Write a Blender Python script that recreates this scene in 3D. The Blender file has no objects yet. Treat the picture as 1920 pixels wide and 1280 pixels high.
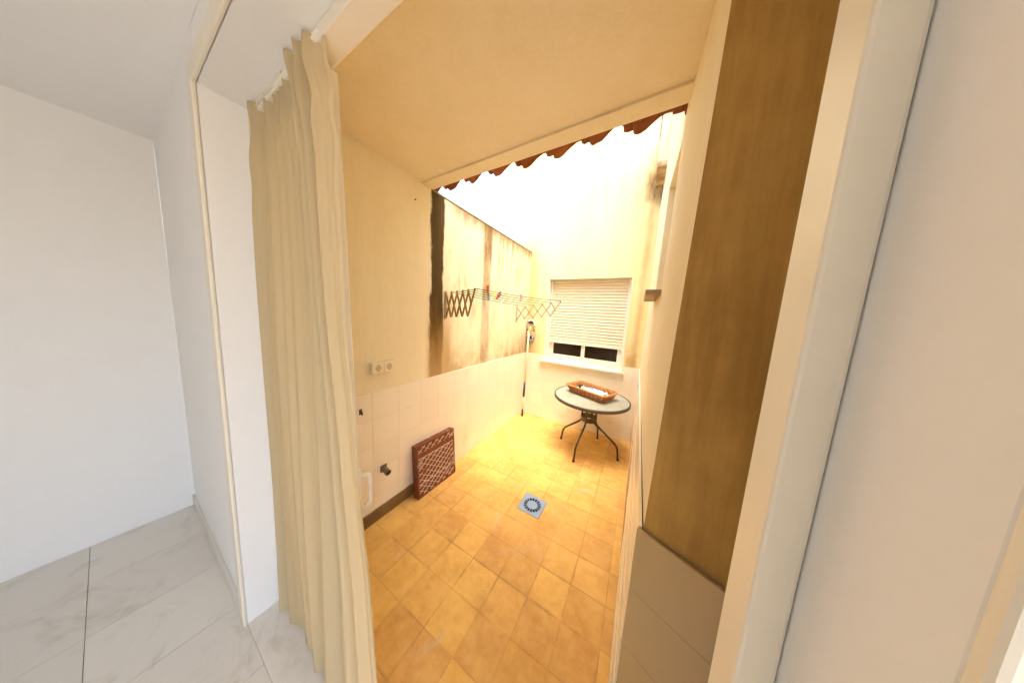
import bpy, bmesh, math, random
from mathutils import Vector, Matrix
R = math.radians
random.seed(7)
S = bpy.context.scene
COL = S.collection

# ------------------------------------------------------------------ camera
cam_d = bpy.data.cameras.new('camera'); cam = bpy.data.objects.new('camera', cam_d); COL.objects.link(cam)
CAM = Vector((1.6157, -3.3493, 1.6275)); YAW, PITCH, ROLL = 0.512, -0.1188, 0.0571
cam_d.sensor_fit = 'HORIZONTAL'; cam_d.sensor_width = 36.0; cam_d.lens = 427.82/1920*36.0
cam_d.clip_start = 0.02; cam_d.clip_end = 2000
_f0 = Vector((-math.sin(YAW), math.cos(YAW), 0)); _r0 = Vector((math.cos(YAW), math.sin(YAW), 0)); _u0 = Vector((0, 0, 1))
_f = _f0*math.cos(PITCH) + _u0*math.sin(PITCH); _u = _u0*math.cos(PITCH) - _f0*math.sin(PITCH)
_r = _r0*math.cos(ROLL) + _u*math.sin(ROLL); _uu = _u*math.cos(ROLL) - _r0*math.sin(ROLL)
cam.matrix_world = Matrix(((_r.x, _uu.x, -_f.x, CAM.x), (_r.y, _uu.y, -_f.y, CAM.y), (_r.z, _uu.z, -_f.z, CAM.z), (0, 0, 0, 1)))
S.camera = cam

# ------------------------------------------------------------------ sky, sun, exposure
SUN_EL, SUN_AZ = 76.0, 135.0      # azimuth measured clockwise from +Y (the far wall)
W = bpy.data.worlds.new('World'); S.world = W; W.use_nodes = True
nt = W.node_tree; nt.nodes.clear()
sky = nt.nodes.new('ShaderNodeTexSky'); sky.sky_type = 'NISHITA'; sky.sun_disc = False
sky.sun_elevation = R(SUN_EL); sky.sun_rotation = R(SUN_AZ); sky.air_density = 1.0; sky.dust_density = 5.0; sky.ozone_density = 0.6
bgn = nt.nodes.new('ShaderNodeBackground'); bgn.inputs['Strength'].default_value = 0.15
wo = nt.nodes.new('ShaderNodeOutputWorld')
nt.links.new(sky.outputs[0], bgn.inputs[0]); nt.links.new(bgn.outputs[0], wo.inputs[0])
sd = bpy.data.lights.new('sun', 'SUN'); sd.energy = .5; sd.angle = R(60); sd.color = (1.0, 0.91, 0.74)
sun = bpy.data.objects.new('sun', sd); COL.objects.link(sun)
az = R(SUN_AZ); el = R(SUN_EL)
to_sun = Vector((math.sin(az)*math.cos(el), math.cos(az)*math.cos(el), math.sin(el)))
sun.rotation_euler = to_sun.to_track_quat('Z', 'Y').to_euler(); sun.location = (0, -6, 9)
S.view_settings.view_transform = 'Standard'; S.view_settings.look = 'None'
S.view_settings.gamma = 1.0; S.view_settings.use_curve_mapping = False
S.view_settings.exposure = 2.9
S.render.engine = 'CYCLES'
S.cycles.max_bounces = 7; S.cycles.diffuse_bounces = 5; S.cycles.use_adaptive_sampling = True; S.cycles.adaptive_threshold = .03

# ------------------------------------------------------------------ node helpers
class G:
    """small expression builder over one material's node tree"""
    def __init__(s, name):
        s.m = bpy.data.materials.new(name); s.m.use_nodes = True
        s.t = s.m.node_tree; s.t.nodes.clear()
        s.out = s.t.nodes.new('ShaderNodeOutputMaterial')
        s.b = s.t.nodes.new('ShaderNodeBsdfPrincipled')
        s.t.links.new(s.b.outputs[0], s.out.inputs[0])
        s.tc = s.t.nodes.new('ShaderNodeTexCoord')
    def put(s, sock, v):
        if isinstance(v, bpy.types.NodeSocket): s.t.links.new(v, sock)
        elif isinstance(v, (tuple, list)) and len(v) == 3 and sock.type == 'RGBA': sock.default_value = (*v, 1)
        else: sock.default_value = v
    def math(s, op, a, b=0.0, clamp=False):
        n = s.t.nodes.new('ShaderNodeMath'); n.operation = op; n.use_clamp = clamp
        s.put(n.inputs[0], a); s.put(n.inputs[1], b); return n.outputs[0]
    def add(s, *a):
        v = a[0]
        for k in a[1:]: v = s.math('ADD', v, k)
        return v
    def mul(s, *a):
        v = a[0]
        for k in a[1:]: v = s.math('MULTIPLY', v, k)
        return v
    def sub(s, a, b): return s.math('SUBTRACT', a, b)
    def smooth(s, e0, e1, x, lo=0.0, hi=1.0):
        n = s.t.nodes.new('ShaderNodeMapRange'); n.interpolation_type = 'SMOOTHSTEP'
        if e0 > e1: e0, e1, lo, hi = e1, e0, hi, lo
        n.inputs['From Min'].default_value = e0; n.inputs['From Max'].default_value = e1
        n.inputs['To Min'].default_value = lo; n.inputs['To Max'].default_value = hi
        s.put(n.inputs['Value'], x); return n.outputs[0]
    def band(s, a, b, soft, x): return s.mul(s.smooth(a-soft, a+soft, x), s.smooth(b+soft, b-soft, x))
    def coord(s, scale=(1, 1, 1), kind='Object'):
        n = s.t.nodes.new('ShaderNodeMapping'); n.inputs['Scale'].default_value = scale
        s.t.links.new(s.tc.outputs[kind], n.inputs['Vector']); return n.outputs[0]
    def xyz(s):
        n = s.t.nodes.new('ShaderNodeSeparateXYZ'); s.t.links.new(s.tc.outputs['Object'], n.inputs[0]); return n.outputs
    def noise(s, scale, stretch=(1, 1, 1), detail=4, rough=.55, vec=None, dist=0.0):
        n = s.t.nodes.new('ShaderNodeTexNoise'); n.inputs['Scale'].default_value = scale
        n.inputs['Detail'].default_value = detail; n.inputs['Roughness'].default_value = rough; n.inputs['Distortion'].default_value = dist
        s.t.links.new(vec if vec else s.coord(stretch), n.inputs['Vector']); return n.outputs[0]
    def rnd(s):
        n = s.t.nodes.new('ShaderNodeObjectInfo'); return n.outputs['Random']
    def geopos(s):
        n = s.t.nodes.new('ShaderNodeNewGeometry'); return n.outputs['Position']
    def mix(s, a, b, f, mode='MIX'):
        n = s.t.nodes.new('ShaderNodeMix'); n.data_type = 'RGBA'; n.blend_type = mode; n.clamp_factor = True
        s.put(n.inputs[0], f); s.put(n.inputs[6], a); s.put(n.inputs[7], b); return n.outputs[2]
    def hsv(s, c, v=1.0, h=.5, sat=1.0):
        n = s.t.nodes.new('ShaderNodeHueSaturation'); s.put(n.inputs['Color'], c); s.put(n.inputs['Value'], v)
        s.put(n.inputs['Hue'], h); s.put(n.inputs['Saturation'], sat); return n.outputs[0]
    def bump(s, h, strength=.3, dist=.01):
        n = s.t.nodes.new('ShaderNodeBump'); n.inputs['Strength'].default_value = strength; n.inputs['Distance'].default_value = dist
        s.put(n.inputs['Height'], h); s.t.links.new(n.outputs[0], s.b.inputs['Normal'])
    def fin(s, color, rough=.6, metal=0.0, spec=.5):
        s.put(s.b.inputs['Base Color'], color); s.put(s.b.inputs['Roughness'], rough)
        s.b.inputs['Metallic'].default_value = metal; s.b.inputs['Specular IOR Level'].default_value = spec
        return s.m

def simple(name, col, rough=.5, metal=0.0, var=.15, scale=30, bump=.1, spec=.5):
    g = G(name); n = g.noise(scale, detail=5); big = g.noise(scale*.15)
    v = g.add(1-var, g.mul(n, var), g.mul(big, var))
    if bump: g.bump(n, bump, .002)
    return g.fin(g.hsv(col, v), g.smooth(.2, .8, n, max(0, rough-.08), min(1, rough+.08)), metal, spec)

PL_A, PL_B = (.85, .75, .52), (.80, .68, .42)
def plaster(name, stains=None, a=PL_A, b=PL_B, lo=.35, hi=.8, streak=7):
    g = G(name)
    n1 = g.noise(1.6, detail=5); n2 = g.noise(streak, (1, 1, .08), detail=5, rough=.65); n3 = g.noise(60, (1, 1, .12), detail=3)
    n4 = g.noise(240, detail=2); n5 = g.noise(14, detail=4)
    f = g.add(g.mul(n1, .5), g.mul(n2, .45), g.mul(n5, .2))
    c = g.mix(a, b, g.smooth(lo, hi, f))
    c = g.hsv(c, g.add(.93, g.mul(n3, .09), g.mul(n4, .05)))
    if stains: c = stains(g, c)
    g.bump(g.add(g.mul(n3, .6), g.mul(n4, .5), g.mul(n2, .8)), .35, .004)
    return g.fin(c, .85, spec=.25)

def stains_left(g, c):
    x, y, z = g.xyz()
    wob = g.sub(g.noise(14, (1, 1, .22), detail=7, rough=.75), .5)
    yy = g.add(y, g.mul(wob, .11))
    fine = g.noise(30, (1, 1, .15), detail=6, rough=.7); streak = g.noise(16, (1, 1, .05), detail=4, rough=.6); cloud = g.noise(4, detail=6, rough=.65)
    # warm wash low on the wall
    c = g.mix(c, (.50, .27, .07), g.mul(g.smooth(1.55, 1.02, z), g.smooth(-1.8, -1.5, y), g.smooth(.40, .75, cloud), .6))
    c = g.mix(c, (.55, .33, .11), g.mul(g.smooth(.54, .8, streak), g.smooth(-1.9, -1.6, y), .5))
    c = g.mix(c, (.47, .28, .10), g.mul(g.smooth(-1.85, -1.7, y), g.smooth(.46, .72, g.noise(5.5, (1, 1, .35), detail=7, rough=.7)), .55))
    # second run below the coping
    b2 = g.mul(g.band(-1.235, -1.075, .035, g.add(yy, g.mul(g.sub(streak, .5), .10))), g.smooth(.96, 1.1, z), g.smooth(.22, .6, fine, .55, 1.0))
    c = g.mix(c, (.19, .105, .03), g.mul(b2, g.smooth(.30, .62, g.noise(6, (1, 1, .3), detail=7, rough=.75), .35, 1.0), g.smooth(1.0, 2.4, z, .7, .95)))
    # short runs from the coping and a grimy edge below it
    c = g.mix(c, (.28, .15, .04), g.mul(g.smooth(.48, .66, streak), g.smooth(1.9, 2.6, z), g.smooth(-1.1, -.9, y), .75))
    c = g.mix(c, (.22, .115, .03), g.mul(g.smooth(2.42, 2.6, g.add(z, g.mul(wob, .3))), g.smooth(-1.8, -1.6, y), .7))
    # mould in the corner just above the tiles
    c = g.mix(c, (.25, .15, .06), g.mul(g.smooth(-.75, -.05, y), g.smooth(1.52, 1.05, g.add(z, g.mul(wob, .5))), g.smooth(.3, .7, fine, .35, 1), .85))
    c = g.mix(c, (.36, .22, .09), g.mul(g.smooth(-1.75, -1.7, y), g.smooth(1.13, 1.03, g.add(z, g.mul(wob, .2))), g.smooth(.35, .65, cloud), .5))
    # the big dark run under the end of the porch roof
    soft = g.band(-1.975, -1.70, .06, yy)
    c = g.mix(c, (.47, .26, .07), g.mul(soft, g.smooth(1.9, 1.2, z), .7))
    b1 = g.mul(g.band(-1.962, -1.815, .012, yy), g.smooth(1.0, 1.5, g.add(z, g.mul(wob, .5)), .5, 1.0))
    dark = g.mix((.28, .14, .026), (.085, .048, .010), g.smooth(1.15, 1.75, g.add(z, g.mul(g.sub(fine, .5), .9))))
    dark = g.mix(dark, (.30, .20, .07), g.mul(g.smooth(.55, .75, streak), g.smooth(2.0, 2.5, z), .6))
    c = g.mix(c, dark, g.mul(b1, g.smooth(.12, .4, fine, .82, 1.0)))
    return c

def stains_back(g, c):
    x, y, z = g.xyz()
    wob = g.sub(g.noise(8, (1, 1, .3), detail=5, rough=.7), .5); fine = g.noise(28, (1, 1, .15), detail=6, rough=.7)
    cloud = g.noise(3.5, detail=6, rough=.65); streak = g.noise(14, (1, 1, .05), detail=4)
    xx = g.add(x, g.mul(wob, .08))
    c = g.mix(c, (.55, .34, .12), g.mul(g.smooth(.52, .8, streak), .3))
    c = g.mix(c, (.27, .16, .06), g.mul(g.smooth(.36, .02, xx), g.smooth(1.5, 1.1, g.add(z, g.mul(wob, .5))), g.smooth(.3, .7, fine, .4, 1), .85))
    c = g.mix(c, (.50, .30, .10), g.mul(g.smooth(.25, .0, xx), g.smooth(2.9, 2.55, z), .45))
    c = g.mix(c, (.52, .29, .09), g.mul(g.band(1.535, 1.60, .035, xx), g.smooth(4.2, 3.2, z), g.smooth(.3, .7, cloud, .4, 1), .6))
    c = g.mix(c, (.45, .25, .08), g.mul(g.band(1.46, 1.60, .03, xx), g.smooth(1.45, 1.1, z), g.smooth(.35, .65, cloud, .3, 1), .7))
    blot = g.mul(g.band(1.47, 1.72, .05, xx), g.band(3.05, 3.42, .08, g.add(z, g.mul(wob, .3))))
    c = g.mix(c, (.24, .14, .06), g.mul(blot, g.smooth(.3, .6, fine, .35, 1), .85))
    return c

def stains_right(g, c):
    x, y, z = g.xyz()
    fine = g.noise(28, (1, 1, .15), detail=6, rough=.7); wob = g.sub(g.noise(8, detail=5), .5)
    c = g.mix(c, (.24, .14, .06), g.mul(g.band(-.55, .1, .1, y), g.band(3.0, 3.25, .06, g.add(z, g.mul(wob, .3))), .8))
    c = g.mix(c, (.45, .28, .12), g.mul(g.smooth(.5, .8, fine), .25))
    return c

def wall_tile_mat(name='glazed_wall_tile', base=(.86, .775, .60)):
    g = G(name); r = g.rnd(); n = g.noise(5, vec=g.geopos()); n2 = g.noise(60, vec=g.geopos(), detail=3)
    c = g.hsv(base, g.add(.95, g.mul(r, .06), g.mul(n, .06)))
    c = g.mix(c, (.62, .44, .24), g.mul(g.smooth(.58, .75, g.noise(2.3, vec=g.geopos(), detail=6, rough=.7)), .35))
    g.bump(n2, .04, .002)
    return g.fin(c, .28, spec=.45)

def floor_tile_mat():
    g = G('ochre_floor_tile'); r = g.rnd(); P = g.geopos()
    n1 = g.noise(5, vec=P, detail=6, rough=.65); n2 = g.noise(22, vec=P, detail=6, rough=.7); n3 = g.noise(160, vec=P, detail=2)
    c = g.mix((.80, .49, .145), (.65, .355, .085), g.smooth(.36, .66, g.add(g.mul(n1, .65), g.mul(n2, .35))))
    c = g.hsv(c, g.add(.84, g.mul(r, .16), g.mul(n3, .10)), g.add(.494, g.mul(r, .010)))
    dirt = g.noise(2.2, vec=P, detail=8, rough=.7)
    c = g.mix(c, (.36, .18, .05), g.mul(g.smooth(.56, .74, dirt), .55))
    scuff = g.noise(3.1, vec=P, detail=7, rough=.75, dist=.6)
    c = g.mix(c, (.60, .49, .40), g.mul(g.smooth(.585, .70, scuff), .42))
    edge = g.t.nodes.new('ShaderNodeSeparateXYZ'); g.t.links.new(g.tc.outputs['Generated'], edge.inputs[0])
    ex = g.math('ABSOLUTE', g.sub(edge.outputs[0], .5)); ey = g.math('ABSOLUTE', g.sub(edge.outputs[1], .5))
    em = g.math('MAXIMUM', ex, ey)
    c = g.mix(c, (.42, .22, .06), g.mul(g.smooth(.43, .5, em), g.smooth(.45, .68, g.noise(3.7, vec=P, detail=6, rough=.7), 0, .5)))
    g.bump(g.add(g.mul(n2, .6), g.mul(n3, .4)), .12, .003)
    return g.fin(c, g.smooth(.3, .7, n2, .48, .68), spec=.3)

def grout_mat(name, a, b, t0=.6, t1=.72, c=None):
    g = G(name); n = g.noise(7, vec=g.geopos(), detail=6, rough=.7); k = g.mix(a, b, g.smooth(t0, t1, n))
    if c: k = g.mix(k, c, g.smooth(.40, .58, g.noise(3.3, vec=g.geopos(), detail=5, rough=.65)))
    return g.fin(k, .9, spec=.1)

M = {}
M['left'] = plaster('plaster_stained_left', stains_left)
M['back'] = plaster('plaster_stained_back', stains_back, a=(.85, .74, .42), b=(.80, .665, .32))
M['right'] = plaster('plaster_right', stains_right)
M['plaster'] = plaster('plaster_shade_toned', a=(.58, .34, .090), b=(.36, .190, .045), lo=.36, hi=.80, streak=40)  # darker copy of the cream plaster; the return wall's shade is in the colour
M['soffit'] = plaster('plaster_soffit', a=(.84, .73, .51), b=(.78, .66, .41))
M['wtile'] = wall_tile_mat(); M['shadetile'] = wall_tile_mat('shade_toned_wall_tile', (.52, .345, .135)); M['ftile'] = floor_tile_mat()  # second one: wall tile darkened in colour to paint the return's shade
M['wgrout'] = grout_mat('wall_grout', (.50, .37, .21), (.34, .22, .10))
M['fgrout'] = grout_mat('floor_grout', (.40, .22, .075), (.80, .68, .48), .64, .70, (.66, .40, .13))
M['white'] = simple('white_lacquer', (.82, .76, .62), .4, var=.06, bump=.03)
M['inwall'] = simple('white_room_paint', (.86, .85, .82), .8, var=.04, scale=60, bump=.1)
M['inceil'] = simple('white_ceiling_paint', (.86, .85, .82), .85, var=.03, scale=80, bump=.1)
def marble():
    g = G('pale_room_floor'); P = g.geopos(); n = g.noise(4, vec=P, detail=9, rough=.7, dist=1.2); m = g.noise(60, vec=P, detail=3); r = g.rnd()
    c = g.mix((.74, .70, .62), (.60, .55, .46), g.smooth(.5, .72, n)); c = g.hsv(c, g.add(.92, g.mul(r, .08), g.mul(m, .05)))
    return g.fin(c, .28)
M['marble'] = marble()
M['sillstone'] = simple('pale_sill_stone', (.82, .74, .58), .5, var=.12, scale=40)
M['slat'] = simple('cream_shutter_slat', (.76, .67, .48), .42, var=.08, scale=25, bump=.04)
M['coping'] = simple('mortar_coping', (.34, .26, .15), .9, var=.4, scale=30, bump=.4)
M['skirting'] = simple('brown_terrazzo_skirting', (.20, .115, .045), .5, var=.7, scale=90, bump=.1)
M['ledge'] = simple('brown_ledge_stone', (.42, .30, .17), .7, var=.4, scale=40)
M['metal'] = simple('bronze_painted_tube', (.085, .060, .035), .38, .3, var=.3, scale=60, bump=.04)
M['rim'] = simple('grey_brown_table_rim', (.10, .078, .05), .4, .2, var=.3, scale=80, bump=.15)
M['bronze'] = simple('tan_rack_bar', (.42, .28, .13), .5, .0, var=.35, scale=50)
M['greybar'] = simple('grey_rack_bar', (.40, .33, .23), .5, .0, var=.3, scale=50)
M['cord'] = simple('green_plastic_cord', (.03, .036, .02), .5, var=.1)
M['rivet'] = simple('dark_rivet', (.08, .06, .04), .4, .5, var=.1)
M['drain'] = simple('grey_drain_plastic', (.25, .35, .52), .45, var=.16, scale=40, bump=.1)
M['pit'] = simple('dark_drain_pit', (.02, .02, .022), .9, var=.2)
M['plastic'] = simple('cream_socket_plastic', (.82, .72, .50), .35, var=.04, bump=.02)
M['hole'] = simple('dark_socket_hole', (.05, .035, .02), .6, var=.1)
M['well'] = simple('socket_well_plastic', (.62, .49, .30), .4, var=.05)
M['pipe'] = simple('grey_brown_pipe', (.20, .15, .09), .5, .2, var=.35, scale=50)
M['pipein'] = simple('pipe_inside', (.015, .013, .012), .8, var=.1)
M['plug'] = simple('dark_wall_hook', (.09, .07, .05), .5, .4, var=.2)
M['navy'] = simple('navy_plastic', (.020, .020, .085), .45, var=.15)
M['pole'] = simple('white_mop_pole', (.80, .68, .46), .35, var=.1)
M['gold'] = simple('yellow_mop_cloth', (.62, .40, .10), .8, var=.3, bump=.3)
M['strand'] = simple('white_mop_yarn', (.80, .76, .66), .9, var=.15, bump=.3)
M['strand2'] = simple('navy_mop_yarn', (.05, .05, .10), .9, var=.3, bump=.3)
M['wick'] = simple('honey_wicker', (.52, .215, .052), .45, var=.9, scale=34, bump=.4)
M['wickd'] = simple('dark_wicker', (.24, .075, .016), .5, var=.7, scale=34, bump=.4)
M['wickin'] = simple('brown_wicker_base', (.40, .18, .055), .6, var=.5, scale=40, bump=.3)
for nm, c in dict(orange=(.78, .20, .03), teal=(.16, .26, .24), yellow=(.75, .52, .02), purple=(.07, .012, .05), red=(.48, .035, .05), black=(.012, .011, .015)).items():
    M['peg_'+nm] = simple(nm+'_plastic', c, .4, var=.1)
M['paper'] = simple('white_paper', (.86, .84, .78), .7, var=.05, bump=.1)
M['bluegrey'] = simple('blue_grey_cover', (.20, .24, .28), .5, var=.2)
M['greenwhite'] = simple('pale_sachet', (.70, .70, .56), .5, var=.2)

def clay(name, a, b):
    g = G(name); n = g.noise(9, detail=6, rough=.65, vec=g.geopos()); m = g.noise(70, detail=4, vec=g.geopos()); r = g.rnd()
    c = g.hsv(g.mix(a, b, g.smooth(.35, .7, n)), g.add(.75, g.mul(r, .35), g.mul(m, .15)))
    g.bump(m, .3, .003); return g.fin(c, .85, spec=.2)
M['clay'] = clay('clay_roof_tile', (.33, .105, .032), (.20, .06, .02))

def panel_mats():
    g = G('brown_glazed_tile_back'); n = g.noise(7, detail=7, rough=.7); m = g.noise(80, detail=4)
    c = g.mix((.150, .034, .010), (.23, .062, .018), g.smooth(.35, .7, g.noise(25, detail=4)))
    c = g.mix(c, (.40, .31, .24), g.mul(g.smooth(.57, .63, n), .75)); g.bump(m, .3, .002)
    M['panel'] = g.fin(c, .5)
    g = G('mortar_smeared_rib'); n = g.noise(9, detail=7, rough=.75)
    M['rib'] = g.fin(g.mix((.72, .53, .38), (.24, .08, .03), g.smooth(.52, .68, n)), .85)
panel_mats()

def curtain_mat():
    g = G('cream_curtain_cloth'); n = g.noise(400, (1, 1, .4), detail=2); n2 = g.noise(6, (1, 1, .2), detail=4)
    c = g.hsv((.66, .545, .335), g.add(.92, g.mul(n, .06), g.mul(n2, .06)))
    g.bump(n, .15, .001); g.fin(c, .9, spec=.1)
    tr = g.t.nodes.new('ShaderNodeBsdfTranslucent'); g.put(tr.inputs[0], c)
    mx = g.t.nodes.new('ShaderNodeMixShader'); mx.inputs[0].default_value = .30
    g.t.links.new(g.b.outputs[0], mx.inputs[1]); g.t.links.new(tr.outputs[0], mx.inputs[2]); g.t.links.new(mx.outputs[0], g.out.inputs[0])
    return g.m
M['curtain'] = curtain_mat()

def glass_mats():
    g = G('dark_window_glass'); n = g.noise(3, detail=3)
    g.fin(g.mix((.014, .009, .006), (.028, .016, .010), n), .06, spec=.35); M['darkglass'] = g.m
    g = G('frosted_table_glass'); n = g.noise(6, detail=5, rough=.6); n2 = g.noise(300, detail=2)
    c = g.mix((.50, .50, .40), (.38, .39, .32), g.smooth(.45, .7, n))
    g.bump(n2, .25, .001); g.fin(c, .3, spec=.5)
    g.b.inputs['Transmission Weight'].default_value = .35; g.b.inputs['IOR'].default_value = 1.2
    M['tableglass'] = g.m
    g = G('clear_door_glass'); g.fin((.92, .95, .93), .03); g.b.inputs['Transmission Weight'].default_value = 1.0; g.b.inputs['IOR'].default_value = 1.05
    g.noise(3); M['doorglass'] = g.m
glass_mats()

# ------------------------------------------------------------------ mesh helpers
def link(name, bm, mat, parent=None, smooth=False, bevel=0.0):
    me = bpy.data.meshes.new(name)
    bmesh.ops.recalc_face_normals(bm, faces=bm.faces)
    bm.to_mesh(me); bm.free()
    if smooth:
        for p in me.polygons: p.use_smooth = True
    o = bpy.data.objects.new(name, me); COL.objects.link(o)
    me.materials.append(mat); o.parent = parent
    if bevel:
        m = o.modifiers.new('bevel', 'BEVEL'); m.width = bevel; m.segments = 2; m.limit_method = 'ANGLE'; m.angle_limit = R(40)
    return o
def copy(o, parent, loc=None, rot=None):
    c = o.copy(); COL.objects.link(c); c.parent = parent
    if loc is not None: c.location = loc
    if rot is not None: c.rotation_euler = rot
    return c
def empty(name, loc=(0, 0, 0), rz=0.0):
    o = bpy.data.objects.new(name, None); o.empty_display_size = .1; COL.objects.link(o)
    o.location = loc; o.rotation_euler = (0, 0, rz); return o
def tag(o, label=None, cat=None, group=None, kind=None):
    for k, v in (('label', label), ('category', cat), ('group', group), ('kind', kind)):
        if v: o[k] = v
    return o
def box(bm, x0, x1, y0, y1, z0, z1, mtx=None):
    vs = [bm.verts.new((x, y, z)) for x in (x0, x1) for y in (y0, y1) for z in (z0, z1)]
    for f in ((0, 1, 3, 2), (4, 6, 7, 5), (0, 4, 5, 1), (2, 3, 7, 6), (0, 2, 6, 4), (1, 5, 7, 3)):
        bm.faces.new([vs[i] for i in f])
    if mtx: bmesh.ops.transform(bm, matrix=mtx, verts=vs)
    return vs
def hexa(bm, pts):       # 8 points ordered as in box
    vs = [bm.verts.new(p) for p in pts]
    for f in ((0, 1, 3, 2), (4, 6, 7, 5), (0, 4, 5, 1), (2, 3, 7, 6), (0, 2, 6, 4), (1, 5, 7, 3)):
        bm.faces.new([vs[i] for i in f])
def boxo(name, b, mat, parent=None, bevel=0.0):
    bm = bmesh.new(); box(bm, *b); return link(name, bm, mat, parent, bevel=bevel)
def tube(bm, pts, r, n=8, cap=True, closed=False):
    pts = [Vector(p) for p in pts]; rings = []
    N = len(pts); up = None
    for i, p in enumerate(pts):
        if closed: t = (pts[(i+1) % N] - pts[i-1]).normalized()
        else: t = (pts[min(i+1, N-1)] - pts[max(i-1, 0)]).normalized()
        if up is None: up = Vector((0, 0, 1)) if abs(t.z) < .9 else Vector((1, 0, 0))
        a = t.cross(up).normalized(); b = a.cross(t).normalized(); up = b
        rr = r[i] if isinstance(r, (list, tuple)) else r
        rings.append([bm.verts.new(p + a*math.cos(2*math.pi*k/n)*rr + b*math.sin(2*math.pi*k/n)*rr) for k in range(n)])
    M_ = N if closed else N-1
    for i in range(M_):
        A, B = rings[i], rings[(i+1) % N]
        for k in range(n): bm.faces.new((A[k], A[(k+1) % n], B[(k+1) % n], B[k]))
    if cap and not closed:
        bm.faces.new(rings[0][::-1]); bm.faces.new(rings[-1])
def lathe(bm, prof, n=48, c=(0, 0)):
    rings = [[bm.verts.new((c[0]+r*math.cos(2*math.pi*k/n), c[1]+r*math.sin(2*math.pi*k/n), z)) for k in range(n)] if r > 1e-6 else [bm.verts.new((c[0], c[1], z))] for r, z in prof]
    for A, B in zip(rings, rings[1:]):
        for k in range(n):
            q = [A[k % len(A)], A[(k+1) % len(A)], B[(k+1) % len(B)], B[k % len(B)]]
            u = []
            for v in q:
                if v not in u: u.append(v)
            if len(u) > 2: bm.faces.new(u)
def bez(pts, n=6, rad=.08):
    """polyline with rounded corners"""
    pts = [Vector(p) for p in pts]; out = [pts[0]]
    for a, b, c in zip(pts, pts[1:], pts[2:]):
        r = min(rad, (b-a).length*.49, (c-b).length*.49)
        p = b + (a-b).normalized()*r; q = b + (c-b).normalized()*r
        for i in range(n+1):
            t = i/n; out.append(p*(1-t)**2 + b*2*t*(1-t) + q*t*t)
    out.append(pts[-1]); return out

# ================================================================== SETTING
def XR(y): return 1.6541 - .0119*y          # right wall line
def ZE(x): return 2.603 + .021*x             # eave height, a little out of level
YE, ZT, HW = -1.95, 1.0205, -2.90            # eave line, top of the tiles, outer face of the house wall
TP = .204                                    # wall tile pitch

bm = bmesh.new(); box(bm, -150, 150, -150, 150, -.4, -.30)
tag(link('ground', bm, simple('bare_ground', (.25, .20, .14), .95, scale=2)), kind='structure')

# ---- patio floor: a mortar bed and the single tiles on it
DR = (.858, 1.058, -1.755, -1.557)           # drain
bm = bmesh.new()
for b in ((-.02, DR[0], HW, .02), (DR[1], 2.6, HW, .02), (DR[0], DR[1], HW, DR[2]), (DR[0], DR[1], DR[3], .02)):
    box(bm, b[0], b[1], b[2], b[3], -.295, -.0010)
bmesh.ops.remove_doubles(bm, verts=bm.verts, dist=.0001)
floor = tag(link('patio_floor', bm, M['fgrout']), kind='structure')
def subtract(r, d):
    x0, x1, y0, y1 = r; a0, a1, b0, b1 = d
    if a0 >= x1 or a1 <= x0 or b0 >= y1 or b1 <= y0: return [r]
    out = []
    if a0 > x0: out.append((x0, a0, y0, y1))
    if a1 < x1: out.append((a1, x1, y0, y1))
    m0, m1 = max(x0, a0), min(x1, a1)
    if b0 > y0: out.append((m0, m1, y0, b0))
    if b1 < y1: out.append((m0, m1, b1, y1))
    return out
GAP = .0011
me_full = None
for i in range(-7, 8):
    for j in range(-6, 11):
        x0, y0 = 1.2069+.2*i, -1.8661+.2*j; x1, y1 = x0+.2, y0+.2
        xm = XR(y0) if y0 > -2.62 else 2.5
        if x1 < .004 or x0 > xm or y1 < HW or y0 > 0: continue
        r = (max(x0, 0)+GAP, min(x1, xm+.01)-GAP, max(y0, HW)+GAP, min(y1, 0)-GAP)
        if r[1]-r[0] < .006 or r[3]-r[2] < .006: continue
        parts = subtract(r, (DR[0]-.003, DR[1]+.003, DR[2]-.003, DR[3]+.003))
        if not parts: continue
        dz = random.uniform(-.0006, .0006)
        cx, cy = (r[0]+r[1])/2, (r[2]+r[3])/2
        full = len(parts) == 1 and abs(r[1]-r[0]-.2+2*GAP) < 1e-6 and abs(r[3]-r[2]-.2+2*GAP) < 1e-6
        if full and me_full:
            o = bpy.data.objects.new('floor_tile', me_full); COL.objects.link(o); o.parent = floor
            m = o.modifiers.new('bevel', 'BEVEL'); m.width = .0009; m.segments = 1
        else:
            bm = bmesh.new()
            for p in parts: box(bm, p[0]-cx, p[1]-cx, p[2]-cy, p[3]-cy, -.012, 0)
            o = link('floor_tile', bm, M['ftile'], floor, bevel=.0009)
            if full: me_full = o.data
        o.location = (cx, cy, dz); o.rotation_euler = (random.uniform(-.0015, .0015), random.uniform(-.0015, .0015), random.uniform(-.004, .004))

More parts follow.
